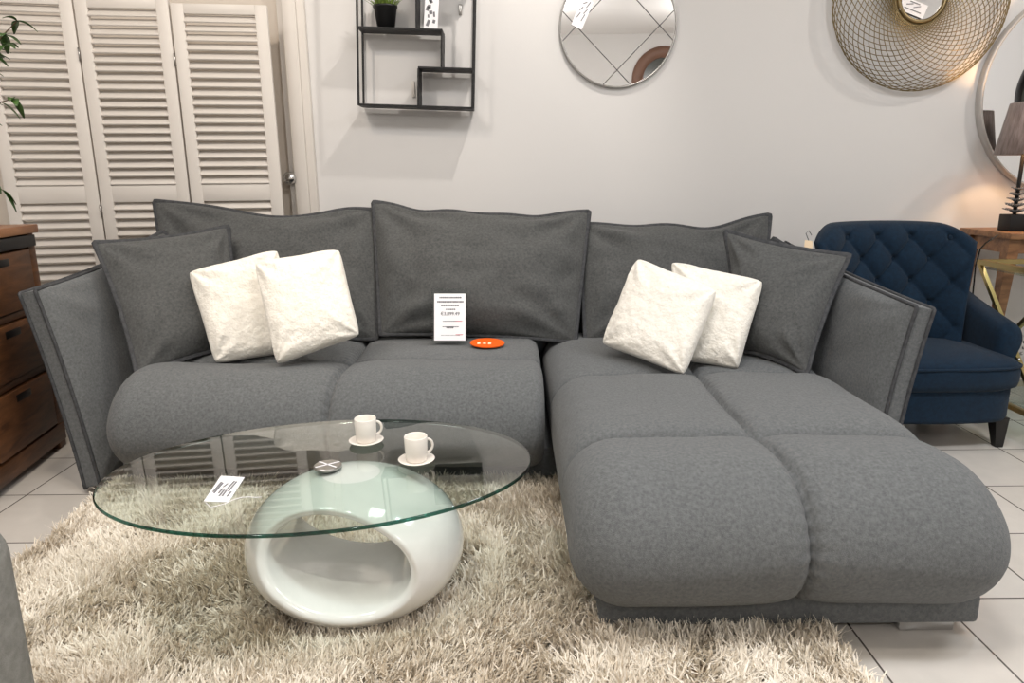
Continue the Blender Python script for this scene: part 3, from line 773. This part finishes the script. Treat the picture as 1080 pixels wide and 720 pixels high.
for (u0, v0, u1, v1) in ((.2,.3,.35,.5), (.2,.55,.4,.7), (.65,.25,.75,.5), (.62,.5,.8,.7), (.65,.72,.8,.95), (.3,.8,.55,.9)):
    bar(f, bil(q, u0, v0)-Vector((0, .0012, 0)), bil(q, u1, v1)-Vector((0, .0012, 0)), .004, .0006)
obj('handwriting', f, MATS['pencil_grey'], t, smooth=False)

# ================================================================== WOVEN WIRE MIRROR
wc = U(976, -5, Y=WY-.07); s_ = (U(1071, -5, Y=WY-.07)-wc).length/96
e = empty('wire_mirror', (wc.x, WY, wc.z), 'round wall mirror with a wide woven gold wire surround, above the navy armchair', 'mirror')
Ro, Ri = 96*s_, 27*s_; rr2 = (Ro+Ri)/2; dd2 = (Ro-Ri)/2; f = B()
NR = 42
for k in range(NR):
    a_ = 2*PI*k/NR; pts = []
    for i in range(56):
        b_ = 2*PI*i/56; x = dd2*math.cos(a_)+rr2*math.cos(b_); z = dd2*math.sin(a_)+rr2*math.sin(b_); rho = math.hypot(x, z)
        tt = (rho-Ri)/(Ro-Ri); y = WY-.035-.065*math.sin(PI*min(1, max(0, tt)))**.8-(.004 if i % 2 else 0)
        pts.append(Vector((wc.x+x, y, wc.z+z)))
    tube(f, pts, .0021, 5, loop=True)
obj('woven_wire', f, m_wire, e)
cw = Vector((wc.x, WY-.002, wc.z))
obj('frame', lathe(B(), [(Ri-.018, .02), (Ri-.018, .05), (Ri-.006, .054), (Ri+.002, .045), (Ri+.002, .0)], cw, 64, nn, cap=False), m_wire, e)
obj('mirror_glass', lathe(B(), [(Ri-.016, .0), (Ri-.016, .04)], cw, 64, nn), m_mirror, e, auto=30)
q = [U(x, y, Y=WY-.052) for x, y in ((948.5, 10), (973, 20), (979, 6), (953, -4))]
t = empty('price_tag', q[0], 'white handwritten tag on the centre of the gold wire mirror', 'tag')
obj('paper_tag', loft(B(), [[p_+Vector((0, z, 0)) for p_ in q] for z in (0, .0012)]), m_paper, t, smooth=False)
f = B()
for (u0, v0, u1, v1) in ((.15,.3,.85,.3), (.2,.55,.45,.75), (.5,.5,.75,.75), (.3,.85,.7,.85)):
    bar(f, bil(q, u0, v0)-Vector((0, .0012, 0)), bil(q, u1, v1)-Vector((0, .0012, 0)), .004, .0006)
obj('handwriting', f, MATS['pencil_grey'], t, smooth=False)

# ================================================================== LARGE ROUND MIRROR (right)
rc = U(1139, 97, Y=WY-.02); rl_ = (rc-U(1032, 97, Y=WY-.02)).length
round_mirror('round_mirror', (rc.x, WY, rc.z), rl_, (0, -1, 0), .016, M('satin_silver', (196,192,188), .42, metal=.5), 'large round thin-framed mirror behind the table lamp, cut by the right edge', depth=.04)
# dark round mirror on the right wall that shows inside it
round_mirror('wall_mirror', (XR, 2.0, 1.74), .34, (-1, 0, 0), .07, m_blackwood, 'dark round mirror on the side wall, seen reflected in the large round mirror', MDK)

# ================================================================== NAVY ARMCHAIR
nc = Vector((1.79, 3.06, 0))
ch = empty('tufted_armchair', (1.79, 3.1, 0), 'navy blue button-tufted armchair with nailhead trim and black legs beside the sofa', 'armchair')
CW = .340
BXC = 1.738
# backrest: curved, tufted front
BX, BZ = .040, .858
def back():
    bm = B(); nx, nzv = 110, 80; F_, K_ = [], []
    zb, ztp = .36, .928; px_, pz_ = .076, .098
    btn = []
    for j in range(nzv+1):
        v = j/nzv; fr, bk = [], []
        for i in range(nx+1):
            u = -1+2*i/nx
            top = ztp - .075*max(0, (abs(u)-.62)/.38)**2.2 - .012*u*u
            z = zb+(top-zb)*v
            half = CW-.01+.03*v**2 - .05*(1-v)
            x = u*half
            y0 = 3.27+.10*v - .16*abs(u)**3.2         # leans back, sides wrap forward
            e_ = (max(0, 1-abs(u)**8)*max(0, 1-max(0, (v-.5)*2)**8))**.5
            s1 = (x+BX)/px_+(z-BZ)/pz_; s2 = (x+BX)/px_-(z-BZ)/pz_
            d1 = abs(math.sin(PI*s1/2)); d2 = abs(math.sin(PI*s2/2))
            fade = min(1, max(0, (1-abs(u))/.12))*min(1, max(0, (1-v)/.10))
            q_ = (d1*d2)**.45
            near = math.exp(-((1-abs(math.cos(PI*s1/2)))+(1-abs(math.cos(PI*s2/2))))*14)
            h = .030*q_*fade+.026*(1-fade) - .020*near*fade
            fr.append(bm.verts.new((BXC+x, y0-.02-(.05+h)*e_, z)))
            bk.append(bm.verts.new((BXC+x, y0+.02+.04*e_, z)))
        F_.append(fr); K_.append(bk)
    for j in range(nzv):
        for i in range(nx):
            bm.faces.new((F_[j][i], F_[j][i+1], F_[j+1][i+1], F_[j+1][i])); bm.faces.new((K_[j][i], K_[j+1][i], K_[j+1][i+1], K_[j][i+1]))
    for j in range(nzv):
        for i in (0, nx): bm.faces.new((F_[j][i], F_[j+1][i], K_[j+1][i], K_[j][i]))
    for i in range(nx):
        for j in (0, nzv): bm.faces.new((F_[j][i], F_[j][i+1], K_[j][i+1], K_[j][i]))
    b_ = obj('backrest', bm, m_navy, ch)
    # buttons at the lattice points
    for a_ in range(-5, 6):
        for c_ in range(-8, 4):
            if (a_+c_) % 2: continue
            x = a_*px_-BX; z = BZ+c_*pz_
            # lattice: s1,s2 both even
            if abs(x) > CW-.05 or z < .5 or z > .90: continue
            v = (z-zb)/(ztp-zb); u = x/(CW-.01+.03*v*v-.05*(1-v)); y = 3.27+.10*v-.16*abs(u)**3.2-.052
            if abs(u) > .80 or v > .92: continue
            t = B(); lathe(t, [(.0, -.004), (.010, -.002), (.012, .003), (.008, .007), (0, .008)], (BXC+x, y, z), 14, Vector((0, -1, .15)), cap=False)
            obj('button', t, m_navy, b_)
back()
# seat cushion with welt
def sup(cx, cy, a_, b_, z, p_=5, n=64, bow=0):
    out = []
    for k in range(n):
        t = 2*PI*k/n; c_, s_2 = math.cos(t), math.sin(t)
        x = a_*math.copysign(abs(c_)**(2/p_), c_); y = b_*math.copysign(abs(s_2)**(2/p_), s_2)
        if y < 0: y -= bow*(1-(x/a_)**2)
        out.append(Vector((cx+x, cy+y, z)))
    return out
rg = []
for (k_, z) in ((.92, .262), (.985, .275), (1, .30), (1, .335), (.985, .362), (.95, .380), (.8, .400), (.5, .412), (.15, .416)):
    rg.append(sup(nc.x, 3.03, .352*k_, .235*k_, z, 6, bow=.03*k_))
sc_ = obj('seat_cushion', loft(B(), rg), m_navy, ch)
obj('welt', tube(B(), sup(nc.x, 3.03, .350, .233, .362, 6, 90, .03), .006, 6, loop=True), m_navy, sc_)
rg = [sup(nc.x, 3.06, .335*k_, .245, z, 6, bow=.03) for k_, z in ((.97, .125), (1, .14), (1, .255), (.97, .265))]
obj('seat_frame', loft(B(), rg), m_navy, ch)
# arms: scrolled, sloping down to the front
for s_2 in (-1, 1):
    rg = []
    for i in range(17):
        t = i/16; y = 3.36-(3.36-2.89)*t; zt_ = .655-.135*t**.8; zb_ = .14+.0*t
        if t > .93: k2 = 1-.25*((t-.93)/.07)**2
        else: k2 = 1
        ring = []
        # section: inner wall up, rolled top outwards, outer wall down
        pr_ = [(-.045, zb_), (-.047, zb_+.5*(zt_-zb_)), (-.045, zt_-.05), (-.032, zt_-.015), (0, zt_), (.04, zt_-.008), (.064, zt_-.04), (.066, zt_-.085), (.045, zt_-.115), (.034, zt_-.16), (.03, zb_+.4*(zt_-zb_)), (.03, zb_)]
        for ox, z in pr_: ring.append(Vector((nc.x+s_2*(.315+ox*k2), y, zb_+(z-zb_)*(1-(1-k2)*.12))))
        rg.append(ring)
    a_ = obj('armrest', loft(B(), rg), m_navy, ch, auto=60); sv = a_.modifiers.new('sub', 'SUBSURF'); sv.levels = sv.render_levels = 1
    for i in range(13):
        t = i/12; z = .50-.30*t; x = .315+(.052 if z > .42 else .052-.03*min(1, (.42-z)/.1))
        p_ = Vector((nc.x+s_2*x, 2.887, z))
        obj('nailhead', lathe(B(), [(0, .006), (.004, .005), (.0065, .0), (.0065, -.004)], p_, 10, Vector((0, -1, 0)), cap=False), m_steel, a_)
for (x, y) in ((-.29, 2.87), (.29, 2.87), (-.27, 3.34), (.27, 3.34)):
    bm = B(); sl = .02 if y < 3 else -.03
    loft(bm, [[Vector((nc.x+x+dx_*w, y+dy_*w-o_, z)) for dx_, dy_ in ((-1,-1),(1,-1),(1,1),(-1,1))] for z, w, o_ in ((0, .015, sl), (.005, .016, sl), (.13, .030, 0))])
    obj('leg', bm, m_blackwood, ch, auto=40)
# swing tag on its back corner
q = [U(x, y, Y=3.14) for x, y in ((848, 265), (857, 266), (857, 254), (849, 253))]
t = empty('swing_tag', q[0], 'small cream swing tag hanging on the navy armchair back corner', 'tag')
obj('tag_card', loft(B(), [[p_+Vector((0, z, 0)) for p_ in q] for z in (0, .0015)]), m_cream, t, smooth=False)
obj('loop', tube(B(), [U(853, 254, Y=3.172), U(850, 246, Y=3.17), U(853, 243, Y=3.18), U(856, 248, Y=3.18)], .0016, 6), m_black, t)

# ================================================================== SIDE TABLE AND LAMP
tz = U(1022, 241, Y=3.72).z; tx0 = U(1022, 243, Y=3.72).x; tf = U(1026, 250, Z=tz).y
tb = empty('side_table', (tx0+.35, 3.58, 0), 'brown wooden side table with tapered legs behind the gold cart', 'table')
ty0, ty1, tx1 = 3.40, 3.80, tx0+.72
obj('table_top', bb(tx0, tx1, ty0, ty1, tz-.03, tz, .004), m_walnut, tb, auto=40)
f = bb(tx0+.05, tx1-.05, ty0+.03, ty0+.055, tz-.10, tz-.03); join(f, bb(tx0+.03, tx0+.055, ty0+.05, ty1-.05, tz-.10, tz-.03)); join(f, bb(tx1-.055, tx1-.03, ty0+.05, ty1-.05, tz-.10, tz-.03)); join(f, bb(tx0+.05, tx1-.05, ty1-.055, ty1-.03, tz-.10, tz-.03))
obj('apron', f, m_walnut, tb, smooth=False)
for (x, y, sx_) in ((tx0+.04, ty0+.05, -.03), (tx0+.04, ty1-.05, -.03), (tx1-.04, ty0+.05, .03), (tx1-.04, ty1-.05, .03)):
    bm = B(); loft(bm, [[Vector((x+dx_*w+o_, y+dy_*w, z)) for dx_, dy_ in ((-1,-1),(1,-1),(1,1),(-1,1))] for z, w, o_ in ((0, .014, sx_), (tz-.03, .028, 0))]); obj('leg', bm, m_walnut, tb, auto=40)
lp = U(1066, 250, Z=tz+.001); lp = Vector((U(1067, 244, Y=3.56).x, 3.56, tz+.001))
lm = empty('table_lamp', lp, 'table lamp with a pleated brown shade and black block base, lit, at the right edge', 'lamp')
obj('base', box(B(), lp+Vector((0, 0, .04)), (.09, .09, .08), None, .004), m_black, lm, auto=40)
shz0 = U(1067, 163, Y=3.56).z; shz1 = U(1075, 108, Y=3.56).z
obj('stem', tube(B(), [lp+Vector((0, 0, .08)), lp+Vector((.0, 0, shz0-lp.z+.05))], .009, 12), m_black, lm)
cr_ = B()
for k in range(5):
    for a_ in range(7):
        an = 2*PI*a_/7+k*.4; d = Vector((math.cos(an), math.sin(an), .5)); leaf(cr_, lp+Vector((0, 0, .085+.028*k)), d, .062-.007*k, .016, .1)
o = obj('crystal_petals', cr_, m_crystal, lm); so = o.modifiers.new('thick', 'SOLIDIFY'); so.thickness = .004
# shade: pleated truncated cone
r0 = U(1098, 163, Y=3.56).x-lp.x; r0 = lp.x-U(1054.5, 163, Y=3.56).x; r1 = max(.05, r0*.72)
r0 = .155; r1 = .115; lx = U(1054.5, 163, Y=3.56).x+r0
shc = Vector((lx, 3.56, 0)); rg = []
for z, r_ in ((shz0, r0), (shz0+(shz1-shz0)*.5, (r0+r1)/2), (shz1, r1)):
    rg.append([shc+Vector(((r_+.003*(k % 2))*math.cos(2*PI*k/160), (r_+.003*(k % 2))*math.sin(2*PI*k/160), z)) for k in range(160)])
o = obj('lamp_shade', loft(B(), rg, cap=False), m_shade, lm, auto=180); so = o.modifiers.new('thick', 'SOLIDIFY'); so.thickness = .002
f = B(); bar(f, (lx-r1, 3.56, shz1-.03), (lx+r1, 3.56, shz1-.03), .004); bar(f, (lx, 3.56-r1, shz1-.03), (lx, 3.56+r1, shz1-.03), .004); obj('shade_ring', f, m_steel, lm, smooth=False)
obj('bulb', lathe(B(), [(0, .03), (.018, .024), (.026, .0), (.02, -.025), (.012, -.04), (.012, -.06)], (lx, 3.56, (shz0+shz1)/2), 20, cap=False), emis('lit_bulb', (255,214,160), 6), lm)
# shift stem and base under the shade
for o in lm.children:
    if o.name.split('.')[0] in ('base', 'stem', 'crystal_petals'): o.location.x += min(.03, lx-lp.x)*0
cpts = [U(1052, 248, Z=tz+.004), U(1040, 256, Z=tz+.003), U(1034, 262, Y=3.38), U(1029, 280, Y=3.39), U(1026, 310, Y=3.39), U(1025, 322, Y=3.39)]
tag(obj('lamp_cord', tube(B(), cpts, .0035, 6), m_black), 'black cord hanging off the left end of the wooden side table', 'cord')

# ================================================================== GOLD BAR CART
kx = 2.20; ky0, ky1 = 2.80, 3.34; kx1 = 2.95; kt = U(1033, 276, Y=ky1).z
kx = U(1033, 276, Y=ky1).x
ct = empty('bar_cart', (kx+.37, 3.07, 0), 'gold metal bar cart with glass shelves and cross braces at the right edge', 'cart')
bwk = .022; zl = .13
f = B()
for z in (kt, zl):
    for x in (kx, kx1): bar(f, (x, ky0, z), (x, ky1, z), bwk)
    for y in (ky0, ky1): bar(f, (kx, y, z), (kx1, y, z), bwk)
obj('frame', f, m_gold, ct, smooth=False)
for x in (kx, kx1):
    f = B(); bar(f, (x, ky1, kt), (x, ky0, zl+.0), bwk*.8); bar(f, (x, ky1, zl), (x, ky0, kt), bwk*.8); obj('cross_brace', f, m_gold, ct, smooth=False)
for z in (kt-.03, zl+.012): obj('glass_shelf', bb(kx+.012, kx1-.012, ky0+.012, ky1-.012, z, z+.008), m_glass, ct, smooth=False)
for x in (kx, kx1):
    for y in (ky0, ky1):
        w_ = obj('caster', lathe(B(), [(.012, -.012), (.03, -.012), (.034, -.006), (.034, .006), (.03, .012), (.012, .012)], (x, y, .034), 24, Vector((1, 0, 0))), m_blackwood, ct, auto=40)
        obj('caster_stem', tube(B(), [(x, y, .06), (x, y, zl)], .012, 12), m_chrome, w_)

# ================================================================== LIGHT
def area(name, loc, size, power, rgb=(255,250,244), target=None, sy=None):
    l = bpy.data.lights.new(name, 'AREA'); l.energy = power; l.size = size; l.color = lin(rgb)[:3]
    if sy: l.shape = 'RECTANGLE'; l.size_y = sy
    o = bpy.data.objects.new(name, l); COL.objects.link(o); o.location = loc
    if target is not None: o.rotation_euler = (Vector(target)-Vector(loc)).to_track_quat('-Z', 'Y').to_euler()
    return o
def spot(name, loc, target, power, rgb=(255,247,238), ang=80, rad=.03, blend=.6):
    l = bpy.data.lights.new(name, 'SPOT'); l.energy = power; l.color = lin(rgb)[:3]; l.spot_size = R(ang); l.spot_blend = blend; l.shadow_soft_size = rad
    o = bpy.data.objects.new(name, l); COL.objects.link(o); o.location = loc
    o.rotation_euler = (Vector(target)-Vector(loc)).to_track_quat('-Z', 'Y').to_euler(); return o
for x, y in ((-1.7, 1.2), (.4, 1.2), (2.4, 1.2)):
    area('ceiling_panel_light', (x, y, CH-.02), .6, 34, (255,252,249) if x < 1 else (248,251,255), sy=.6)
for x, y in ((-1.7, -1.5), (.4, -1.5), (2.4, -1.5)):  # unseen fill points behind the camera, added to brighten the ceiling the mirrors reflect
    l = bpy.data.lights.new('ceiling_fill_light', 'POINT'); l.energy = 28; l.color = lin((255,251,247))[:3]; l.shadow_soft_size = .12
    o = bpy.data.objects.new('ceiling_fill_light', l); COL.objects.link(o); o.location = (x, y, 2.65)
spot('ceiling_spot_light', (.36, 3.05, 3.0), (-.6, 3.85, 1.6), 70, ang=110)
spot('ceiling_spot_light', (3.45, 2.85, 3.08), (2.2, 3.85, 1.6), 60, ang=110)
spot('ceiling_spot_light', (-1.3, 1.9, 3.08), (-1.6, 3.6, .9), 60, (255,238,218), ang=80, rad=.05)
spot('ceiling_spot_light', (1.5, 1.1, 3.08), (1.1, 1.7, .2), 60, (236,244,255), ang=80, rad=.05)
spot('ceiling_spot_light', (-.8, .6, 3.08), (-.5, 1.7, .0), 95, (255,243,230), ang=80, rad=.05)
l = bpy.data.lights.new('lamp_bulb_light', 'POINT'); l.energy = 14; l.color = lin((255,206,150))[:3]; l.shadow_soft_size = .03
o = bpy.data.objects.new('lamp_bulb_light', l); COL.objects.link(o); o.location = (lx, 3.56, (shz0+shz1)/2+.05)

w = bpy.data.worlds.new('world'); SC.world = w; w.use_nodes = True; w.node_tree.nodes['Background'].inputs[0].default_value = (.5, .5, .5, 1); w.node_tree.nodes['Background'].inputs[1].default_value = .3
SC.view_settings.view_transform = 'Standard'; SC.view_settings.look = 'None'; SC.view_settings.gamma = 1; SC.view_settings.use_curve_mapping = False
SC.view_settings.exposure = -0.1
cy = SC.cycles; cy.use_denoising = True; cy.max_bounces = 10; cy.diffuse_bounces = 5; cy.glossy_bounces = 5; cy.transparent_max_bounces = 16; cy.caustics_reflective = False; cy.caustics_refractive = False; cy.sample_clamp_indirect = 4
